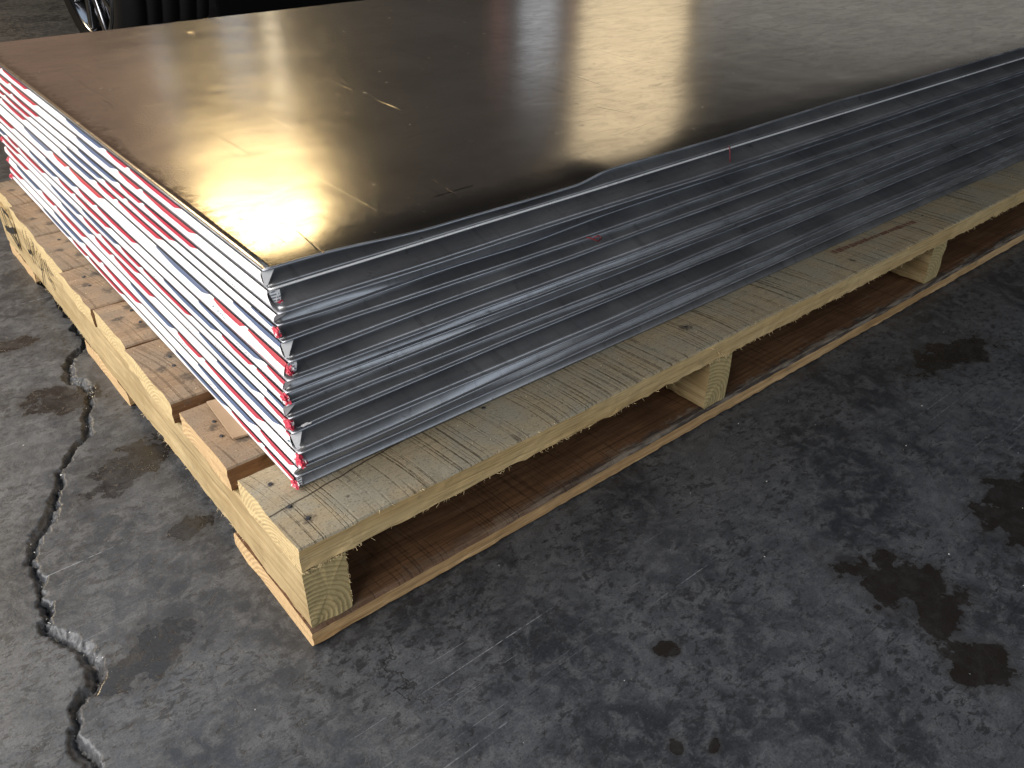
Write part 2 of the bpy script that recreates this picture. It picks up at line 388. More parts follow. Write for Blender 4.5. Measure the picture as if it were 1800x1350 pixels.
# ------------------------------------------------------------------ timber boards
def board(name, x0, y0, z0, lx, ly, lz, axis, mats, parent, seed, warp=0.0015, ragged=0.0025, chamf=0.002, label=None, step=0.012):
    """sawn board with ragged ends and edges. mats = top, side, end, bottom. Local origin at its low corner."""
    L, W = (lx, ly) if axis == 'X' else (ly, lx)
    H = lz
    n = max(12, int(L / step))
    def seg(a, b, k):
        return [(a[0] + (b[0] - a[0]) * t / k, a[1] + (b[1] - a[1]) * t / k) for t in range(k)]
    c = chamf
    cs = seg((c, H), (W - c, H), 6) + seg((W - c, H), (W, H - c), 1) + seg((W, H - c), (W, c), 4) + seg((W, c), (W - c, 0), 1) \
        + seg((W - c, 0), (c, 0), 6) + seg((c, 0), (0, c), 1) + seg((0, c), (0, H - c), 4) + seg((0, H - c), (c, H), 1)
    tags = [0] * 6 + [0] + [1] * 4 + [1] + [3] * 6 + [1] + [1] * 4 + [0]
    k = len(cs)
    verts, faces, mi = [], [], []
    s = seed * 13.7
    for i in range(n + 1):
        t = L * i / n
        wob = warp * fbm(t * 2.3, s, 0.3)
        wobz = warp * 0.8 * fbm(t * 1.9, s, 7.1)
        for j, (w, h) in enumerate(cs):
            edge_bot = h < H * 0.2
            edge_top = h > H * 0.8
            dw = wob + 0.0006 * fbm(t * 45, s + w * 20, h * 60)
            dh = wobz * (1 if not edge_bot else 0.6)
            if w < W * 0.02 or w > W * 0.98:
                sg = -1 if w < W * 0.5 else 1
                dw += sg * 0.0009 * fbm(t * 22, s + 3, h * 40)
                if edge_bot:
                    dw += sg * 0.5 * ragged * max(0, fbm(t * 70, s + 9, 0)); dh += ragged * fbm(t * 55, s + 4.4, w)
                if edge_top:
                    dh += -0.6 * ragged * max(0, fbm(t * 30, s + 5.5, w) - 0.1)
            dl = 0.0
            if i == 0 or i == n:
                dl = 0.0022 * fbm(w * 40, s + i, h * 50)
                if edge_top: dl += (0.0016 if i == 0 else -0.0016) * abs(fbm(w * 70, s, 2.2))
            p = (t + dl, w + dw, h + dh) if axis == 'X' else (w + dw, t + dl, h + dh)
            verts.append(p)
    for i in range(n):
        for j in range(k):
            a, b = i * k + j, i * k + (j + 1) % k
            f = (a, b, b + k, a + k) if axis == 'Y' else (a, a + k, b + k, b)
            faces.append(f); mi.append(tags[j])
    for i, rev in ((0, axis == 'X'), (n, axis == 'Y')):
        ring = [i * k + j for j in range(k)]
        cv = len(verts)
        t = 0 if i == 0 else L
        verts.append((t, W / 2, H / 2) if axis == 'X' else (W / 2, t, H / 2))
        for j in range(k):
            a, b = ring[j], ring[(j + 1) % k]
            faces.append((a, b, cv) if rev else (b, a, cv)); mi.append(2)
    me = pymesh(name, verts, faces, mi)
    bm = bmesh.new(); bm.from_mesh(me); bmesh.ops.recalc_face_normals(bm, faces=bm.faces); bm.to_mesh(me); bm.free()
    ob = link(name, me, mats, parent)
    ob.location = (x0, y0, z0)
    if label: ob["label"] = label
    return ob

W_fresh = wood("fresh_sawn_pine", (0.70, 0.53, 0.275), (0.56, 0.39, 0.18), blotch=0.25)
W_fresh_y = wood("fresh_sawn_pine_beam", (0.51, 0.395, 0.215), (0.38, 0.275, 0.135), axis='Y', blotch=0.75, stains=())
W_top0 = wood("weathered_pine_front", (0.38, 0.305, 0.195), (0.30, 0.235, 0.145), weather=(0.30, 0.28, 0.22), saw=0.8, crackline=True, blotch=0.2, streak=0.35,
              stains=((0.024, 0.066, 0.009), (0.031, 0.037, 0.012), (0.025, 0.112, 0.007), (0.653, 0.057, 0.016), (0.081, 0.041, 0.004), (1.05, 0.03, 0.010), (1.66, 0.105, 0.014)))
W_top = wood("weathered_pine_brown", (0.37, 0.26, 0.16), (0.28, 0.18, 0.105), weather=(0.235, 0.18, 0.128), saw=0.6, blotch=0.6,
             stains=((0.040, 0.045, 0.017), (0.020, 0.085, 0.012), (0.045, 0.115, 0.016), (0.075, 0.02, 0.012)))
W_end = endgrain("pale_board_end", (0.54, 0.42, 0.225), (0.49, 0.365, 0.185), center=(0.03, -0.06), axes=(1, 2), rings=210)
W_end_or = endgrain("orange_board_end", (0.54, 0.38, 0.205), (0.47, 0.31, 0.155), center=(0.09, -0.05), axes=(1, 2), rings=170)
W_beam_end = endgrain("ringed_beam_end", (0.50, 0.40, 0.205), (0.33, 0.245, 0.11), center=(0.004, 0.008), axes=(0, 2), rings=165)
W_bot_top = wood("dark_brown_plank", (0.20, 0.108, 0.056), (0.12, 0.06, 0.03), saw=0.45, blotch=0.7, edge=True, rough=0.7)  # top face, browner and darker than the plank sides
W_bot_side = wood("orange_sawn_plank", (0.68, 0.46, 0.24), (0.45, 0.27, 0.12), blotch=0.3)
W_gap_shade = wood("gap_shade_side", (0.27, 0.155, 0.08), (0.18, 0.09, 0.04))  # darkened board sides, shade of the deck gaps put into the colour

ZB, ZS, ZD = 0.0276, 0.1119, 0.1469
SW = 0.0505
pallet = empty("pallet", (0, 0, 0), "large rough sawn timber pallet on the concrete floor carrying the stack of boards", "pallet")
LX = 2.52
deck_y = [(0.0, 0.142), (0.168, 0.142), (0.335, 0.168), (0.508, 0.139), (0.651, 0.157), (0.812, 0.168), (0.984, 0.174), (1.162, 0.148)]
deck_x = [0.0, -0.001, -0.002, 0.001, -0.003, 0.002, 0.004, 0.010]
decks = []
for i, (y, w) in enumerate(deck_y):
    m = [W_top0 if i == 0 else W_top, W_fresh if i == 0 else W_gap_shade, W_end_or if i in (1,) else W_end, W_fresh]
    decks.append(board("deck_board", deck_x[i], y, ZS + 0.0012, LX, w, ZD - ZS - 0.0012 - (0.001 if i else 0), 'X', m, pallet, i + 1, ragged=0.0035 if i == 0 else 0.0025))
for i, x in enumerate((0.0015, 0.6523, 1.3101, 1.955, 2.462)):
    m = [W_fresh_y, W_fresh_y, W_beam_end, W_fresh_y]
    st = board("stringer", x, 0.003 + (0.006 if i == 2 else 0), ZB + 0.001, SW, 1.30, ZS - ZB - 0.001, 'Y', m, pallet, 20 + i, ragged=0.003, warp=0.002)
    if i == 0: stringer0 = st
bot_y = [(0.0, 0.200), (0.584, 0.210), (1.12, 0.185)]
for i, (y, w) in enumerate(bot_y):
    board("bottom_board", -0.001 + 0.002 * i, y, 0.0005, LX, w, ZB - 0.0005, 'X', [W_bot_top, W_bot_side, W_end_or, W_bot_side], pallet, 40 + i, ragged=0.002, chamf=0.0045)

# splinters along the sawn edges
M_spl = Mat("pale_splinter"); M_spl.p(Base_Color=(0.66, 0.52, 0.30), Roughness=0.8)
def splinters(parent, name, specs, seed):
    r = random.Random(seed); V, Fc = [], []
    for (p0, p1, out, n, lmax) in specs:
        p0, p1, out = Vector(p0), Vector(p1), Vector(out)
        for _ in range(n):
            p = p0.lerp(p1, r.random())
            along = (p1 - p0).normalized() * r.uniform(-1, 1)
            d = (out * r.uniform(0.3, 1) + along + Vector((r.uniform(-.4, .4), r.uniform(-.4, .4), r.uniform(-.9, .2)))).normalized()
            L = lmax * r.uniform(0.25, 1) ** 1.6
            w = 0.00035
            sd = d.cross(Vector((r.uniform(-1, 1), r.uniform(-1, 1), r.uniform(-1, 1)))).normalized() * w
            up = d.cross(sd).normalized() * w
            mid = p + d * L * 0.6 + Vector((r.uniform(-1, 1), r.uniform(-1, 1), r.uniform(-1, 1))) * L * 0.18
            tip = p + d * L
            b = len(V)
            V += [p - sd - d * 0.002, p + sd - d * 0.002, p + up - d * 0.002, mid - sd * .7, mid + sd * .7, mid + up * .7, tip]
            Fc += [(b, b + 1, b + 4, b + 3), (b + 1, b + 2, b + 5, b + 4), (b + 2, b, b + 3, b + 5), (b + 3, b + 4, b + 6), (b + 4, b + 5, b + 6), (b + 5, b + 3, b + 6)]
    ob = link(name, pymesh(name, V, Fc), [M_spl.m], parent, kind="stuff")
    return ob
splinters(decks[0], "splinters", [((0, 0, 0.001), (2.4, 0, 0.001), (0, -1, -0.2), 260, 0.006), ((0.64, 0, 0.03), (0.68, 0, 0.002), (0, -1, 0), 22, 0.012), ((0, 0, .033), (2.3, 0, .033), (0, -1, 0.3), 60, 0.004),
                                  ((0, 0, 0.001), (0, 0.14, 0.03), (-1, 0, 0), 20, 0.006)], 1)
splinters(stringer0, "splinters", [((0, 0, 0.001), (0, 1.25, 0.001), (-1, 0, -0.4), 90, 0.007), ((0, 0, 0.083), (0.05, 0, 0.083), (0, -1, 0), 40, 0.004), ((0.0505, 0, 0.0), (0.0505, 0, 0.083), (0.4, -1, 0), 35, 0.004)], 2)

# nails: a head sunk in a torn dent
M_nail = Mat("dark_nail_steel"); M_nail.p(Base_Color=(0.05, 0.05, 0.055), Metallic=0.8, Roughness=0.45)
def nail(parent, x, y, z):
    V, Fc = [], []
    r1 = 0.0028
    for k in range(10):
        a = 2 * math.pi * k / 10
        V += [(r1 * math.cos(a), r1 * math.sin(a), 0.0), (r1 * 0.8 * math.cos(a), r1 * 0.8 * math.sin(a), 0.0009)]
    for k in range(10):
        a, b = 2 * k, 2 * ((k + 1) % 10)
        Fc.append((a, b, b + 1, a + 1))
    Fc.append(tuple(2 * k + 1 for k in range(10)))
    o = link("nail_head", pymesh("nail_head", V, Fc), [M_nail.m], parent)
    o.location = (x, y, z)
    o.rotation_euler = (rng.uniform(-.2, .2), rng.uniform(-.2, .2), 0)
for (x, y) in ((0.024, 0.066), (0.031, 0.037), (0.025, 0.112), (0.297, 0.08), (0.653, 0.057), (1.33, 0.057)):
    nail(decks[0], x, y, ZD - ZS - 0.0010)
for bi, (x, y) in ((1, (0.026, 0.095)), (1, (0.021, 0.062)), (2, (0.041, 0.109)), (2, (0.037, 0.083)), (3, (0.043, 0.099)), (3, (0.041, 0.056)), (4, (0.026, 0.115)), (4, (0.024, 0.078)), (5, (0.032, 0.13))):
    nail(decks[bi], x, y, ZD - ZS - 0.0018)

# ink stamp and marker writing
M_ink = Mat("brown_stamp_ink"); nn = M_ink.noise(M_ink.coord(), 300, 4, .7)
M_ink.p(Base_Color=M_ink.mix(M_ink.ramp(nn, .4, .65), (0.13, 0.045, 0.03), (0.22, 0.14, 0.095)), Roughness=0.8)
V, Fc = [], []
r = random.Random(11)
xx = 1.05
while xx < 1.29:
    w = r.uniform(0.004, 0.009); t = (xx - 1.05) / 0.245
    yc = 0.067 - 0.017 * t; h = 0.0035 + 0.003 * abs(2 * t - 1) + r.uniform(-.001, .001)
    b = len(V); zt_ = ZD - ZS + 0.0006
    V += [(xx, yc - h, zt_), (xx + w, yc - h + .001, zt_), (xx + w, yc + h, zt_), (xx, yc + h - .001, zt_)]
    Fc.append((b, b + 1, b + 2, b + 3)); xx += w + (r.uniform(0.0008, 0.002) if r.random() < .7 else 0.004)
link("ink_stamp", pymesh("ink_stamp", V, Fc), [M_ink.m], decks[0])
M_mark = Mat("black_marker"); M_mark.p(Base_Color=(0.008, 0.008, 0.009), Roughness=0.5)
CR = cam.rotation_euler.to_matrix()
def on_plane_x(u, v, x):
    d = CR @ Vector(((u - 900) / 1473.2, -(v - 675) / 1473.2, -1))
    t = (x - CAM[0]) / d.x
    return CAM[1] + d.y * t, CAM[2] + d.z * t
def strokes(lines, xface, parent, name):
    for pts, wpx in lines:
        V, Fc = [], []
        yz = [on_plane_x(u / 7.94, 330 + v / 7.94, xface) for u, v in pts]
        for k in range(len(yz) - 1):
            (y0, z0), (y1, z1) = yz[k], yz[k + 1]
            L = math.hypot(y1 - y0, z1 - z0); ny, nz = -(z1 - z0) / L * wpx / 2, (y1 - y0) / L * wpx / 2
            ey, ez = (y1 - y0) / L * wpx * .3, (z1 - z0) / L * wpx * .3
            xa = xface - 0.0018 - 0.00002 * k
            b = len(V)
            for (yy, zz) in ((y0 - ey - ny, z0 - ez - nz), (y0 - ey + ny, z0 - ez + nz), (y1 + ey + ny, z1 + ez + nz), (y1 + ey - ny, z1 + ez - nz)):
                V.append((xa - parent.location.x, yy - parent.location.y, zz - parent.location.z))
            Fc.append((b, b + 1, b + 2, b + 3))
        link(name, pymesh(name, V, Fc), [M_mark.m], parent)
strokes([([(10, 260), (60, 400), (120, 560), (180, 660), (290, 850)], 0.010), ([(40, 290), (130, 400), (200, 560), (250, 720), (285, 840)], 0.010),
         ([(95, 560), (150, 600), (205, 590)], 0.012), ([(325, 590), (350, 700), (390, 840)], 0.004), ([(405, 700), (450, 880), (490, 1050)], 0.0045), ([(410, 880), (440, 905)], 0.009),
         ([(475, 760), (500, 930), (560, 1090), (605, 1160)], 0.0045), ([(555, 910), (590, 1060), (628, 1345)], 0.0045), ([(625, 1010), (660, 1180), (690, 1260), (735, 1320), (780, 1420)], 0.0045),
         ([(630, 1030), (680, 1130), (735, 1220)], 0.004)], 0.0015, stringer0, "marker_stroke")

# ------------------------------------------------------------------ the stack
def lead_material(top):
    M = Mat("lead_face" if top else "lead_edge")
    co = M.coord()
    r_ = M.rnd()
    v = M.vmath('ADD', co, M.comb(M.math('MULTIPLY', r_, 9.0), 0.0, M.math('MULTIPLY', r_, 4.0)))
    n1 = M.noise(v, 6.0, 6, 0.6)
    roll = M.noise(M.mapv(v, (70, 3.5, 70)) if top else M.mapv(v, (60, 6, 6)), 1.0, 5, 0.6, 0.3)
    sm = M.noise(v, 60.0, 6, 0.7, 0.5)
    if top:
        c = M.mix(M.ramp(n1, 0.35, 0.7), (0.47, 0.445, 0.42), (0.37, 0.345, 0.325))
        c = M.mix(M.ramp(sm, 0.60, 0.74, 0.0, 0.45), c, (0.20, 0.18, 0.165))
        dirt = M.noise(M.mapv(v, (16, 40, 1), (0, 0, .18)), 1.0, 8, 0.72, 0.8)
        c = M.mix(M.ramp(dirt, 0.48, 0.70, 0.0, 0.28), c, (0.19, 0.165, 0.145))
        scr = M.noise(M.mapv(v, (420, 5, 1), (0, 0, .03)), 1.0, 3, .6, .15)
        scr2 = M.noise(M.mapv(v, (4, 300, 1), (0, 0, -.06)), 1.0, 3, .6, .15)
        scm = M.math('MAXIMUM', M.math('MULTIPLY', M.ramp(scr, .66, .70), M.ramp(M.noise(v, 5.0, 3), .5, .58)), M.math('MULTIPLY', M.ramp(scr2, .66, .70), M.ramp(M.noise(v, 4.0, 3), .50, .58)))
        c = M.mix(M.math('MULTIPLY', scm, .5), c, (0.15, 0.13, 0.11))
        fl = M.noise(M.mapv(v, (60, 220, 1), (0, 0, .4)), 1.0, 4, .6)
        c = M.mix(M.math('MULTIPLY', M.ramp(fl, .66, .70), M.ramp(n1, .45, .6, .2, .9)), c, (0.12, 0.105, 0.095))
        sx_ = M.math('ADD', M.sep(co)[0], M.math('MULTIPLY', M.math('SUBTRACT', sm, 0.5), 0.075))
        c = M.mix(M.ramp(sx_, 0.004, 0.026, 0.75, 0.0), c, (0.10, 0.075, 0.05))
        sy_ = M.math('ADD', M.sep(co)[1], M.math('MULTIPLY', M.math('SUBTRACT', sm, 0.5), 0.05))
        c = M.mix(M.ramp(sy_, 0.030, 0.050, 0.55, 0.0), c, (0.16, 0.15, 0.145))
        c = M.mix(M.math('MULTIPLY', M.ramp(roll, .60, .68), .35), c, (0.16, 0.14, 0.12))
        ro = M.math('ADD', M.ramp(dirt, 0.30, 0.70, 0.185, 0.23), M.ramp(sm, 0.55, 0.8, 0.0, 0.10))
        soft = M.noise(M.mapv(v, (4.0, 8.0, 1), (0, 0, .25)), 1.0, 1.5, 0.45, 0.5)
        h = M.math('SUBTRACT', M.math('ADD', M.math('MULTIPLY', roll, 0.25), M.math('MULTIPLY', dirt, 0.10)), M.math('MULTIPLY', scm, 0.5))
        b0 = M.bump(soft, 0.07, 0.010)
        dn = M.ramp(M.voro(M.mapv(v, (1, 2.2, 1)), 16.0), 0.0, 0.10, 1.0, 0.0)
        h = M.math('ADD', h, M.math('MULTIPLY', M.math('MULTIPLY', dn, 0.4), M.ramp(M.noise(v, 9.0, 2), .5, .6)))
        M.p(Base_Color=c, Metallic=1.0, Roughness=ro, Normal=M.bump(h, 0.02, 0.0008, b0))
    else:
        c = M.mix(M.ramp(n1, 0.35, 0.7), (0.25, 0.255, 0.272), (0.40, 0.405, 0.42))
        c = M.mix(M.ramp(roll, 0.52, 0.78, 0.0, 0.5), c, (0.085, 0.085, 0.09))
        c = M.mix(M.ramp(sm, 0.60, 0.72, 0.0, 0.6), c, (0.07, 0.067, 0.066))
        lng = M.noise(M.mapv(v, (2.2, 30, 55)), 1.0, 4, 0.6)
        c = M.mix(M.ramp(lng, 0.42, 0.62, 0.0, 0.25), c, (0.10, 0.10, 0.107))
        ro = M.math('ADD', M.ramp(n1, 0.3, 0.7, 0.30, 0.40), M.ramp(sm, 0.5, 0.8, 0.0, 0.15))
        h = M.math('ADD', M.math('MULTIPLY', roll, 0.5), M.math('MULTIPLY', sm, 0.5))
        M.p(Base_Color=c, Metallic=0.75, Roughness=ro, Normal=M.bump(h, 0.10, 0.0006))
    return M.m
M_lead, M_edge = lead_material(True), lead_material(False)
Mr = Mat("lit_lead_rim"); Mr.p(Base_Color=(0.90, 0.91, 0.93), Metallic=0.35, Roughness=Mr.ramp(Mr.noise(Mr.coord(), 30, 4), .3, .7, .25, .45))  # near-white base paints the light caught by the second board's rim
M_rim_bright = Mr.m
Mr2 = Mat("dull_lead_rim"); Mr2.p(Base_Color=(0.46, 0.48, 0.53), Metallic=0.9, Roughness=Mr2.ramp(Mr2.noise(Mr2.coord(), 30, 4), .3, .7, .3, .55))
M_rim = Mr2.m

def tape_material():
    M = Mat("printed_end_tape")
    uv = M.t.nodes.new("ShaderNodeUVMap"); uv.uv_map = "tape"
    s_ = M.sep(uv.outputs[0]); u, v = s_[0], s_[1]
    def stripe(period, off, top, hmax, seq):
        f = M.math('FRACT', M.math('DIVIDE', M.math('ADD', u, off), period))
        vv = M.math('SUBTRACT', 1.0, v) if top else v
        red, blue = None, None
        jit = M.math('MULTIPLY', M.math('SUBTRACT', M.noise(M.comb(M.math('MULTIPLY', u, 160.0), v, 0.0), 1.0, 2), .5), 0.10)
        for (a, b, colr, hs) in seq:
            t = M.math('DIVIDE', M.math('SUBTRACT', f, a), b - a)
            ins = M.math('MULTIPLY', M.math('GREATER_THAN', t, 0.0), M.math('LESS_THAN', t, 1.0))
            prof = M.math('MULTIPLY', M.math('MINIMUM', M.math('MULTIPLY', t, 9.0), 1.0), M.math('MINIMUM', M.math('ADD', M.math('MULTIPLY', M.math('SUBTRACT', 1.0, t), 1.6), 0.35), 1.0))
            hh = M.math('MULTIPLY', M.math('ADD', prof, jit), hmax * hs)
            m_ = M.math('MULTIPLY', M.math('LESS_THAN', vv, hh), ins)
            if colr == 'r': red = m_ if red is None else M.math('MAXIMUM', red, m_)
            else: blue = m_ if blue is None else M.math('MAXIMUM', blue, m_)
        return red, blue
    c = (0.86, 0.85, 0.86)
    r1, b1 = stripe(0.64, 0.0, True, 0.27, ((0.0, 0.26, 'r', 1.0), (0.272, 0.40, 'r', .9), (0.415, 0.68, 'b', 1.0)))
    r2, b2 = stripe(0.81, 0.137, False, 0.16, ((0.0, 0.22, 'b', 1.0), (0.42, 0.70, 'r', 0.9)))
    c = M.mix(r1, c, (0.36, 0.018, 0.040)); c = M.mix(r2, c, (0.36, 0.018, 0.040))
    c = M.mix(b1, c, (0.060, 0.090, 0.170)); c = M.mix(b2, c, (0.060, 0.090, 0.170))
    # tiny dark print in the white band
    cell = M.noise(M.comb(M.math('MULTIPLY', u, 420.0), M.math('MULTIPLY', v, 7.0), 0.0), 1.0, 1)
    win = M.math('MULTIPLY', M.ramp(v, .30, .36, 0, 1), M.ramp(v, .62, .68, 1, 0))
    f = M.math('FRACT', M.math('DIVIDE', M.math('ADD', u, 0.03), 0.56))
    win = M.math('MULTIPLY', win, M.math('LESS_THAN', f, 0.075))
    c = M.mix(M.math('MULTIPLY', win, M.math('GREATER_THAN', cell, .53)), c, (0.10, 0.16, 0.19))
    M.p(Base_Color=c, Roughness=0.5, Normal=M.bump(M.noise(M.coord(), 220.0, 3), 0.12, 0.001))
    return M.m
M_tape = tape_material()
Mred = Mat("red_tape"); Mred.p(Base_Color=Mred.mix(Mred.ramp(Mred.noise(Mred.coord(), 150, 3), .55, .58), (0.52, 0.035, 0.07), (0.85, 0.80, 0.81)), Roughness=0.55)
Mwht = Mat("white_tape"); Mwht.p(Base_Color=(0.84, 0.84, 0.86), Roughness=0.5)
def tag_mat():
    M = Mat("printed_white_tag"); s_ = M.sep(M.coord())
    l = M.math('SINE', M.math('MULTIPLY', s_[2], 2200.0))
    n_ = M.noise(M.mapv(M.coord(), (700, 700, 40)), 1.0, 1)
    m_ = M.math('MULTIPLY', M.math('GREATER_THAN', l, 0.0), M.math('GREATER_THAN', n_, 0.46))
    M.p(Base_Color=M.mix(M.math('MULTIPLY', m_, .85), (0.72, 0.74, 0.78), (0.08, 0.10, 0.15)), Roughness=0.5)
    return M.m
M_tag = tag_mat()
Mgyp = Mat("grey_paper"); Mgyp.p(Base_Color=(0.16, 0.16, 0.17), Roughness=0.8)

ZT = 0.3985
NL = 14
HB = (ZT - ZD - 0.0006) / NL
cx = [0.0576, 0.0578, 0.0554, 0.0568, 0.0580, 0.0570, 0.0506, 0.0500, 0.0495, 0.0510, 0.0505, 0.0485, 0.0465, 0.0450, 0.0470]
cy = [0.1114, 0.1047, 0.0863, 0.0968, 0.0934, 0.0834, 0.0793, 0.0866, 0.0905, 0.0922, 0.0899, 0.0764, 0.0761, 0.0861, 0.0838]
WID, LEN = 1.219, 2.44
xst = np.concatenate([np.arange(0, 1.9, 0.0095), np.arange(1.9, LEN - 0.001, 0.03), [LEN]])

def rim_off(i, x):
    """waviness of the lip of board i along its length: (dy outward negative, dz)"""
    s = i * 5.37
    dy = 0.0042 * fbm(x * 2.1, s, 0.5, 3) + 0.0002 * fbm(x * 14, s, 1.5, 2)
    dz = 0.0010 * fbm(x * 3.1, s, 4.5, 2)
    fade = min(1, x / 0.06)
    dy *= fade; dz *= fade
    if i == 0:
        b = max(0.0, min(1, (x - 0.05) / 0.16)) * max(0.0, min(1, (0.47 - x) / 0.07))
        b = b * b * (3 - 2 * b)
        dz -= 0.0062 * b; dy -= 0.004 * b
    if i >= 2 and i < 13:
        g = max(0.0, min(1.0, (x - 0.08) / 0.5))
        dy += (0.0062 if i in (3, 5, 8, 10, 12) else -0.0036) * g
    if i == 1:
        dz *= 0.3; dy *= 0.3
    if i == 3:
        b = math.exp(-((x - 0.33) / 0.09) ** 2); dz -= 0.003 * b; dy -= 0.002 * b
    return dy, dz

names_l = [
 "topmost board of the stack, its wide golden brown lead face open to view",
 "second board from the top, bright lip along its edge, printed tag at the corner",
 "third board from the top, its dark lead lip reaching furthest out of the upper boards",
 "fourth board from the top, pulled slightly back under the lip of the third",
 "fifth board from the top, grey edge with loose red tape at its corner",
 "sixth board from the top, lead lip jutting out above a printed white label",
 "seventh board from the top, with a torn white and red tape end beside its corner",
 "eighth board from the top, thin dark lead edge halfway down the stack",
 "ninth board from the top, with crumpled red tape over its front corner",
 "tenth board from the top, thin pale lip line with a torn white paper scrap",
 "eleventh board from the top, smooth edge sloping out over the broad dark band",
 "twelfth board from the top, broad dark edge and a red tape fold at its corner",
 "thirteenth board from the top, narrow dark edge just above the lowest board",
 "lowest board of the stack, lying directly on the pallet planks",
]
boards = []
for i in range(NL):
    root = empty("lead_lined_board", (cx[i], cy[i], ZT - HB * (i + 1)), names_l[i], "wallboard", "lead faced boards stacked on the pallet", rz=-0.0026)
    boards.append(root)
    H = HB
    dyn = cy[i + 1] - cy[i]; dxn = cx[i + 1] - cx[i]
    # --- lead sheet
    top = i == 0
    inner = [0.012, 0.03, 0.05, 0.075, 0.11, 0.16, 0.24, 0.36, 0.5, 0.7, 0.95, WID] if top else [0.012, 0.05, WID]
    V, Fc, mi = [], [], []
    prof_n = None
    for x in xst:
        dy, dz = rim_off(i, x)
        pr = []
        for y in reversed(inner):
            f = max(0.0, 1 - y / 0.085)
            f = f * f
            zz = dz * f * 1.0 - (0.0012 * f)
            if top: zz += 0.0005 * fbm(x * 5, y * 5, 2.2) * (1 - f)
            pr.append((y + dy * max(0, 1 - y / 0.2), H + zz, 0))
        pr += [(dy + 0.0025, H + dz - 0.0016, 0), (dy + 0.0005, H + dz - 0.0017, 1), (dy - 0.0002, H + dz - 0.0027, 1), (dy + 0.0006, H + dz - 0.0040, 1), (dy + 0.012, H + dz - 0.0042, 2), (WID, H - 0.0034, 2)]
        prof_n = len(pr)
        for (y, z, t) in pr: V.append((x, y, z))
        tg = [p[2] for p in pr]
    n = len(xst)
    for a in range(n - 1):
        for j in range(prof_n - 1):
            p = a * prof_n + j
            Fc.append((p, p + prof_n, p + prof_n + 1, p + 1)[::-1]); mi.append({0: 0, 1: 1, 2: 2}[tg[j + 1]])
    # end edges of the sheet
    for a, rev in ((0, False), (n - 1, True)):
        ring = [a * prof_n + j for j in range(prof_n)]
        Fc.append(tuple(ring if not rev else ring[::-1])); mi.append(2)
    me = pymesh("lead_sheet", V, Fc, mi)
    bm = bmesh.new(); bm.from_mesh(me); bmesh.ops.recalc_face_normals(bm, faces=bm.faces); bm.to_mesh(me); bm.free()
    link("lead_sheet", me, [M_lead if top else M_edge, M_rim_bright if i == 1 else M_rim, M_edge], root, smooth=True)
    # --- panel body with its paper-wrapped long edge coving out to the next lip
    V, Fc, mi = [], [], []
    K = 9
    for x in xst:
        dy, dz = rim_off(i, x)
        if i + 1 < NL:
            dy2, dz2 = rim_off(i + 1, min(LEN, max(0, x - dxn)))
        else: dy2, dz2 = 0.0, 0.0
        yt = dy + 0.0145; zt = H + dz - 0.0046
        yb = dyn + dy2 + (0.0012 if i + 1 < NL else 0.0015); zb = (dz2 - 0.0012) if i + 1 < NL else 0.0006
        V.append((x + 0.0012, WID - 0.002, H - 0.004))
        for k in range(K):
            t = k / (K - 1)
            e = t ** 2.6 if i < 11 else (1 - (1 - t) ** 1.5) * .5 + .5 * t
            V.append((x + 0.0012, yt + (yb - yt) * e, zt + (zb - zt) * t))
        V.append((x + 0.0012, WID - 0.002, 0.0006))
    kk = K + 2
    for a in range(n - 1):
        for j in range(kk):
            p, q = a * kk + j, a * kk + (j + 1) % kk
            Fc.append((p, q, q + kk, p + kk)); mi.append(0 if 0 < j < K else 1)
    for a in (0, n - 1):
        Fc.append(tuple(a * kk + j for j in range(kk))); mi.append(1)
    me = pymesh("panel", V, Fc, mi)
    bm = bmesh.new(); bm.from_mesh(me); bmesh.ops.recalc_face_normals(bm, faces=bm.faces); bm.to_mesh(me); bm.free()
    link("panel", me, [M_edge, Mgyp.m], root, smooth=True)
    # --- end tape
    ny, nv = 150, 7
    V, Fc, uvs = [], [], []
    lo, hi = (0.0008, H - 0.0042)
    if i % 2 == 0: lo = 0.0002
    else: hi = H - 0.0048
    y0, y1 = 0.0035, WID - 0.003
    rt = random.Random(100 + i)
    uoff = rt.uniform(0, 3)
    yy0 = max(0.0035, dyn + 0.004)
    for a in range(ny + 1):
        y = y0 + (y1 - y0) * (a / ny)
        for b in range(nv + 1):
            v = b / nv
            z = lo + (hi - lo) * v
            bul = 0.0024 * (1 - (2 * v - 1) ** 4) + 0.0003 * fbm(y * 7, i * 3.3, v * 1.5)
            yfix = (dyn * (1 - v) * 0.9 if a == 0 else 0.0)
            V.append((-0.0006 - max(0.0004, bul) + (dxn * (1 - v)), y + yfix, z)); uvs.append((y + uoff, v))
    w_ = nv + 1
    for a in range(ny):
        for b in range(nv):
            p = a * w_ + b
            Fc.append((p, p + 1, p + w_ + 1, p + w_))
    me = pymesh("end_tape", V, Fc)
    ul = me.uv_layers.new(name="tape")
    li = np.zeros(len(me.loops), dtype=np.int32); me.loops.foreach_get("vertex_index", li)
    ul.data.foreach_set("uv", np.array(uvs, dtype=np.float32)[li].ravel())
    bm = bmesh.new(); bm.from_mesh(me)
    bm.free()
    link("end_tape", me, [M_tape], root, smooth=True)

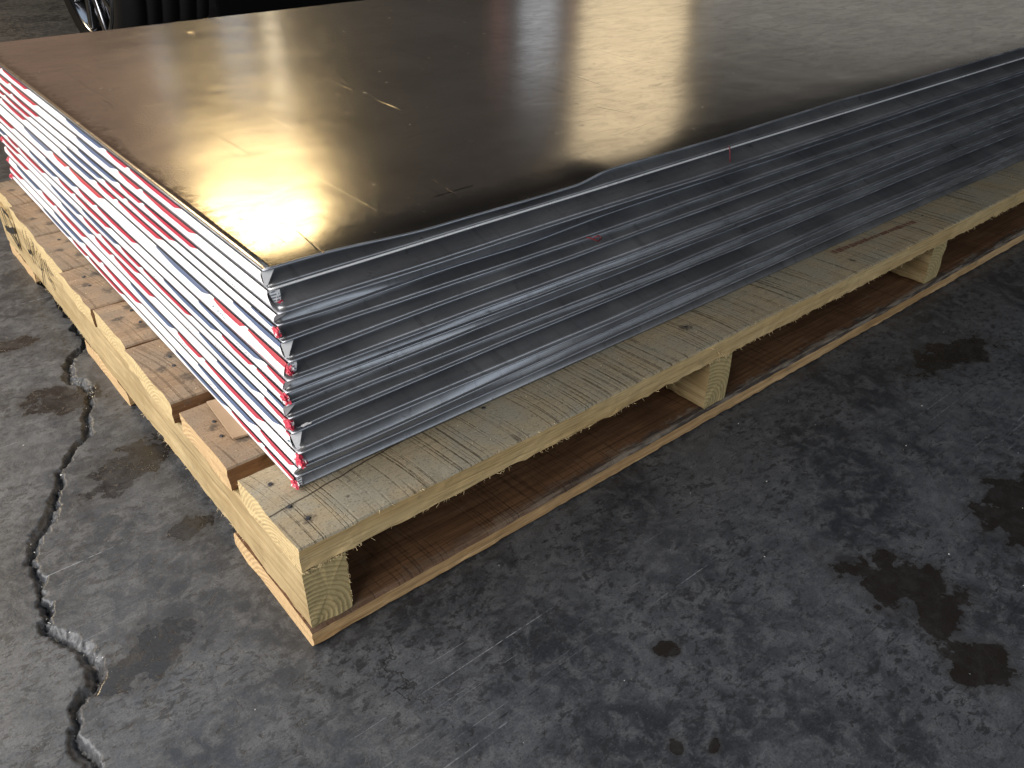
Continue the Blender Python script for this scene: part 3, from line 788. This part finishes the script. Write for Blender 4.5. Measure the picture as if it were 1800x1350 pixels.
# crumpled tape ends and paper flaps at the near corner
def flap(parent, pts, mat, name="tape_flap", thick=0.0004):
    """small folded piece of tape: polygon fan with a little thickness"""
    P_ = [Vector(p) for p in pts]
    c = sum(P_, Vector()) / len(P_)
    nrm = Vector()
    for k in range(len(P_)):
        nrm += (P_[k] - c).cross(P_[(k + 1) % len(P_)] - c)
    nrm = nrm.normalized() * thick
    n = len(P_)
    V = P_ + [p + nrm for p in P_] + [c, c + nrm]
    Fc = []
    for k in range(n):
        q = (k + 1) % n
        Fc += [(2 * n, q, k), (2 * n + 1, n + k, n + q), (k, q, n + q, n + k)]
    return link(name, pymesh(name, V, Fc), [mat], parent)
def crumple(parent, loc, size, mat, seed, name="tape_fold"):
    """crumpled lump of tape"""
    bm = bmesh.new()
    bmesh.ops.create_icosphere(bm, subdivisions=3, radius=1.0)
    s = seed * 3.1
    for v in bm.verts:
        c = v.co.copy()
        f = 1 + 0.45 * fbm(c.x * 1.5 + s, c.y * 1.5, c.z * 1.5, 3) - 0.28 * abs(fbm(c.x * 3.5 + s, c.y * 3.5, c.z * 3.5, 2))
        far = max(0.0, c.y)
        v.co = Vector((c.x * size[0] * (1 - 0.45 * far), c.y * size[1] * (1.0 + 0.9 * far), c.z * size[2] * (1 - 0.55 * far))) * f
    me = bpy.data.meshes.new(name); bm.to_mesh(me); bm.free()
    o = link(name, me, [mat], parent, smooth=False)
    o.location = loc
    return o
for i in range(0, NL, 2):
    d = cy[i + 1] - cy[i]
    # white folded triangle closing the corner of the upper board of each pair
    flap(boards[i], [(-0.0012, 0.0035, HB - 0.0045), (0.0135, 0.0042, HB - 0.0046), (0.0005, d + 0.0035, 0.0012), (-0.0018, d + 0.0038, 0.0016)], Mwht.m, "corner_flap")
for i in (1, 3, 5, 7, 9, 11, 13):
    b = boards[i]
    if i == 1:
        flap(b, [(-0.001, 0.001, HB - 0.0045), (0.0105, 0.0005, HB - 0.005), (0.0095, -0.002, 0.002), (0.006, -0.004, -0.0005), (0.002, -0.002, 0.0015)], M_tag, "printed_tag")
        crumple(b, (0.0075, -0.0030, 0.0005), (0.0038, 0.0030, 0.0028), Mred.m, i)
        crumple(b, (0.0140, -0.0045, -0.0022), (0.0075, 0.0013, 0.0014), Mwht.m, 31 + i)
    elif i == 3:
        crumple(b, (-0.0010, 0.0025, 0.0085), (0.0034, 0.0075, 0.0060), Mred.m, i)
    elif i == 5:
        flap(b, [(-0.001, 0.002, HB - 0.0045), (0.0090, 0.0015, HB - 0.005), (0.0060, -0.0005, 0.004), (0.0, -0.001, 0.003)], M_tag, "printed_tag")
        crumple(b, (-0.0006, 0.0030, 0.0065), (0.0042, 0.0085, 0.0066), Mred.m, i)
    elif i == 9:
        crumple(b, (-0.0005, 0.0022, 0.0080), (0.0044, 0.0090, 0.0066), Mred.m, i)
        crumple(b, (0.0160, -0.0030, 0.0035), (0.0068, 0.0014, 0.0014), Mwht.m, 44)
    elif i == 11:
        crumple(b, (-0.0002, -0.0015, 0.0085), (0.0055, 0.0105, 0.0068), Mred.m, i)
    elif i == 13:
        flap(b, [(0.0, 0.0005, HB - 0.0045), (0.0065, 0.0002, HB - 0.005), (0.0050, -0.0015, 0.003), (0.001, -0.001, 0.006)], M_tag, "printed_tag")
        crumple(b, (-0.0008, 0.0030, 0.0055), (0.0036, 0.0075, 0.0055), Mred.m, i)
    else:
        crumple(b, (-0.0008, 0.0028, 0.0078), (0.0038, 0.0085, 0.0062), Mred.m, i)
for i in (7, 9, 11, 13):
    crumple(boards[i], (-0.001, WID - 0.004, 0.008), (0.005, 0.008, 0.006), Mred.m, 60 + i)

# creases and scratches pressed into the top sheet (thin raised ridges)
def ridges(parent, segs, mat, name):
    V, Fc = [], []
    org = Vector(boards[0].location)
    for (ax, ay, bx, by, w, h) in segs:
        a = Vector((ax - org.x, ay - org.y, 0)); b = Vector((bx - org.x, by - org.y, 0))
        L = (b - a).length; d = (b - a) / L; nrm = Vector((-d.y, d.x, 0))
        n = max(6, int(L / 0.006)); s = ax * 50 + by * 31
        base = len(V)
        for k in range(n + 1):
            t = k / n; p = a.lerp(b, t) + nrm * 0.0006 * fbm(t * L * 40, s, 0)
            h_ = h * 0.30; e = min(1, t * 8, (1 - t) * 8) * (0.6 + 0.5 * abs(fbm(t * L * 60, s, 3)))
            z = HB + 0.0005 * fbm((p.x) * 5, p.y * 5, 2.2)
            V += [p + nrm * w + Vector((0, 0, z - 0.0002)), p + Vector((0, 0, z + h_ * e)), p - nrm * w + Vector((0, 0, z - 0.0002))]
        for k in range(n):
            q = base + 3 * k
            Fc += [(q, q + 1, q + 4, q + 3), (q + 1, q + 2, q + 5, q + 4)]
    return link(name, pymesh(name, V, Fc), [mat], parent, kind="stuff", smooth=True)
segs = [(0.219, 0.51, 0.221, 0.375, .0007, .0004), (0.219, 0.307, 0.22, 0.165, .0006, .0004), (0.1, 0.351, 0.102, 0.155, .0005, .0003), (0.11, 0.734, 0.204, 0.727, .0012, .0005),
        (0.252, 1.199, 0.247, 1.028, .0016, .0006), (0.309, 1.274, 0.313, 1.172, .0016, .0006), (0.332, 0.271, 0.318, 0.157, .0008, .0004), (0.125, 0.174, 0.12, 0.106, .0008, .0005),
        (0.285, 0.665, 0.286, 0.452, .0008, .0004), (0.807, 0.492, 0.8, 0.401, .0022, .0010), (1.057, 0.465, 1.062, 0.351, .0022, .0010), (0.459, 0.755, 0.457, 0.458, .001, .0004), (0.293, 0.166, 0.351, 0.167, .0008, .0004),
        (0.70, 0.33, 0.72, 0.25, .0016, .0008), (0.95, 0.30, 0.97, 0.22, .0016, .0008), (0.75, 0.62, 0.78, 0.52, .0016, .0007), (0.33, 0.52, 0.36, 0.50, .001, .0006), (0.15, 0.28, 0.18, 0.285, .001, .0005), (0.62, 0.20, 0.70, 0.21, .001, .0005)]
r = random.Random(8)
for _ in range(16):
    x = r.uniform(0.1, 1.5); y = r.uniform(0.16, 1.25); L = r.uniform(0.008, 0.05); a = r.choice((0.0, 1.5, 1.57, 1.62, 0.3)) + r.uniform(-.15, .15)
    segs.append((x, y, x + L * math.cos(a), y + L * math.sin(a), r.uniform(.0006, .0014), r.uniform(.0003, .0007)))
ridges(boards[0], segs, M_lead, "scratches")

# ------------------------------------------------------------------ small loose things
def slab(name, pts, z0, z1, mat, label, cat):
    V = [(x, y, z0) for x, y in pts] + [(x, y, z1) for x, y in pts]
    n = len(pts)
    Fc = [tuple(range(n))[::-1], tuple(range(n, 2 * n))] + [(k, (k + 1) % n, n + (k + 1) % n, n + k) for k in range(n)]
    o = link(name, pymesh(name, V, Fc), [mat])
    o["label"] = label; o["category"] = cat
    return o
Mcb = Mat("brown_cardboard"); cbn = Mcb.noise(Mcb.coord(), 60, 5)
Mcb.p(Base_Color=Mcb.mix(cbn, (0.30, 0.20, 0.12), (0.38, 0.27, 0.17)), Roughness=0.85)
slab("cardboard_strip", [(0.0275, 0.213), (0.0600, 0.206), (0.075, 0.296), (0.0335, 0.3045)], ZD + 0.0002, ZD + 0.0030, Mcb.m, "flat brown cardboard strip lying on a pallet plank, half under the stack", "cardboard")
# torn red threads caught between the boards
def thread(pts, rad, mat, name, label, cat):
    V, Fc = [], []
    pts = [Vector(p) for p in pts]
    for k, p in enumerate(pts):
        d = (pts[min(k + 1, len(pts) - 1)] - pts[max(k - 1, 0)]).normalized()
        s = d.cross(Vector((0.3, 0.2, 0.93))).normalized(); u = d.cross(s)
        for q in range(5):
            a = 2 * math.pi * q / 5
            V.append(p + (s * math.cos(a) + u * math.sin(a)) * rad)
    for k in range(len(pts) - 1):
        for q in range(5):
            Fc.append((k * 5 + q, k * 5 + (q + 1) % 5, k * 5 + 5 + (q + 1) % 5, k * 5 + 5 + q))
    Fc.append((4, 3, 2, 1, 0)); e = (len(pts) - 1) * 5; Fc.append((e, e + 1, e + 2, e + 3, e + 4))
    o = link(name, pymesh(name, V, Fc), [mat], smooth=True)
    o["label"] = label; o["category"] = cat
Mth = Mat("dark_red_thread"); Mth.p(Base_Color=(0.16, 0.02, 0.03), Roughness=0.6)
thread([(0.462, 0.083, 0.330), (0.464, 0.079, 0.331), (0.468, 0.075, 0.329), (0.474, 0.073, 0.325), (0.480, 0.074, 0.328), (0.477, 0.076, 0.331), (0.470, 0.077, 0.330)], 0.0011, Mth.m, "torn_tape_scrap", "small dark red scrap of tape curled between boards midway along the stack", "tape scrap")
thread([(0.752, 0.1035, 0.3815), (0.752, 0.100, 0.382), (0.7515, 0.0985, 0.377), (0.7505, 0.0955, 0.368), (0.750, 0.0935, 0.362)], 0.0009, Mth.m, "hanging_thread", "thin dark red thread hanging over the lip of the second board", "thread")

Mgr = Mat("pale_grit"); Mgr.p(Base_Color=Mgr.mix(Mgr.ramp(Mgr.noise(Mgr.coord(), 23, 1), .45, .55), (0.10, 0.10, 0.105), (0.55, 0.54, 0.52)), Roughness=0.9)
V, Fc = [], []
r = random.Random(21)
def chip(x, y, z, s_):
    b = len(V)
    for (a_, c_, e_) in ((1, 0, 0), (-.5, .8, 0), (-.5, -.8, 0), (0.1, 0.1, .8)):
        V.append((x + s_ * (a_ + r.uniform(-.4, .4)), y + s_ * (c_ + r.uniform(-.4, .4)), z + s_ * e_))
    Fc.extend([(b, b + 1, b + 3), (b + 1, b + 2, b + 3), (b + 2, b, b + 3), (b + 2, b + 1, b)])
for _ in range(150):
    k = r.randrange(len(crack) - 1); p = crack[k]
    chip(p[0] + abs(r.gauss(0, 0.012)), p[1] + r.gauss(0, 0.01), -0.001, r.uniform(0.0004, 0.0016))
for _ in range(90):
    x, y = r.uniform(-0.35, 1.8), r.uniform(-0.6, -0.01)
    chip(x, y, 0.0, r.uniform(0.0004, 0.0013))
for _ in range(50):
    chip(r.uniform(-0.4, -0.02), r.uniform(0, 1.2), 0.0, r.uniform(0.0004, 0.0013))
link("grit", pymesh("grit", V, Fc), [Mgr.m], kind="stuff")
V, Fc = [], []
for _ in range(120):
    chip(r.uniform(0.01, 1.7), r.uniform(0.005, 0.075), ZD + 0.0005, r.uniform(0.0003, 0.0009))
for _ in range(60):
    chip(r.uniform(0.003, 0.04), r.uniform(0.17, 1.2), ZD - 0.0003, r.uniform(0.0003, 0.0009))
link("sawdust", pymesh("sawdust", V, Fc), [M_spl.m], kind="stuff")

# ------------------------------------------------------------------ dark car behind the stack, body made low to clear the lead's reflections
az = math.radians(93)
vehicle = empty("vehicle", (0.672, 2.79, 0), "low black vehicle with a bright chrome wheel standing on the floor behind the stack", "vehicle", rz=az - math.pi / 2)
Mblk = Mat("black_shadow"); Mblk.p(Base_Color=(0.0015, 0.0015, 0.0017), Roughness=0.9); Mblk.b.inputs['Specular IOR Level'].default_value = 0.1  # near-black colour paints the shadow under the car
Mtyre = Mat("tyre_rubber"); Mtyre.p(Base_Color=(0.004, 0.004, 0.0043), Roughness=0.8); Mtyre.b.inputs['Specular IOR Level'].default_value = 0.2
Mchr = Mat("chrome"); Mchr.p(Base_Color=(0.22, 0.225, 0.24), Metallic=1.0, Roughness=0.16)
# local axes: +y runs away along the car body, +x to its right, wheel faces -x
def box(bm, x0, x1, y0, y1, z0, z1, bev=0.01):
    r_ = bmesh.ops.create_cube(bm, size=1.0)
    for v in r_['verts']:
        v.co = Vector(((x0 + x1) / 2 + v.co.x * (x1 - x0), (y0 + y1) / 2 + v.co.y * (y1 - y0), (z0 + z1) / 2 + v.co.z * (z1 - z0)))
    ed = list({e for v in r_['verts'] for e in v.link_edges})
    if bev: bmesh.ops.bevel(bm, geom=ed, offset=bev, segments=2, affect='EDGES', profile=0.5)
bm = bmesh.new(); box(bm, 0.30, 1.75, -0.33, 2.6, 0.42, 0.52); box(bm, 0.0, 2.05, -0.42, 0.42, 0.50, 0.54)
me = bpy.data.meshes.new("low_body"); bm.to_mesh(me); bm.free(); link("low_body", me, [Mblk.m], vehicle)
# added black sheet across the back, painting the shadow under the car
bm = bmesh.new(); box(bm, 0.30, 1.75, -0.35, -0.335, 0.02, 0.46, 0.004)
me = bpy.data.meshes.new("shadow_sheet"); bm.to_mesh(me); bm.free(); link("shadow_sheet", me, [Mblk.m], vehicle)
def lathe(name, prof, mat, parent, seg=64):
    """revolve (r, x) profile about the x axis"""
    V, Fc = [], []
    for k in range(seg):
        a = 2 * math.pi * k / seg
        for (r_, x) in prof: V.append((x, r_ * math.cos(a), r_ * math.sin(a)))
    m_ = len(prof)
    for k in range(seg):
        for j in range(m_ - 1):
            Fc.append((k * m_ + j, k * m_ + j + 1, ((k + 1) % seg) * m_ + j + 1, ((k + 1) % seg) * m_ + j))
    return link(name, pymesh(name, V, Fc), [mat], parent, smooth=True)
def wheel(x, y, flip):
    wroot = bpy.data.objects.new("wheel", None); COL.objects.link(wroot); wroot.parent = vehicle
    wroot.empty_display_size = 0.05
    wroot.location = (x, y, 0.352); wroot.rotation_euler = (0, 0, math.pi if flip else 0)
    tr = [(0.245, 0.0), (0.262, -0.010), (0.300, -0.012), (0.335, 0.004), (0.348, 0.022)]
    for gx in (0.060, 0.112, 0.172, 0.232):
        tr += [(0.352, gx - 0.006), (0.342, gx - 0.004), (0.342, gx + 0.004), (0.352, gx + 0.006)]
    tr += [(0.346, 0.275), (0.32, 0.295), (0.245, 0.29)]
    lathe("tyre", tr, Mtyre.m, wroot, 96)
    rim = lathe("rim", [(0.248, 0.004), (0.248, -0.012), (0.240, -0.013), (0.234, 0.000), (0.224, 0.045), (0.21, 0.060), (0.12, 0.050), (0.06, 0.030), (0.0, 0.028)], Mchr.m, wroot)
    for k in range(10):
        a = 2 * math.pi * k / 10
        bm = bmesh.new(); box(bm, -0.004, 0.030, 0.05, 0.232, -0.016, 0.016, 0.006)
        bmesh.ops.rotate(bm, verts=bm.verts, cent=(0, 0, 0), matrix=Matrix.Rotation(a, 3, 'X'))
        me = bpy.data.meshes.new("spoke"); bm.to_mesh(me); bm.free()
        s_ = link("spoke", me, [Mchr.m], wroot, smooth=True)
wheel(0.0, 0.0, False)
wheel(2.05, 0.0, True)
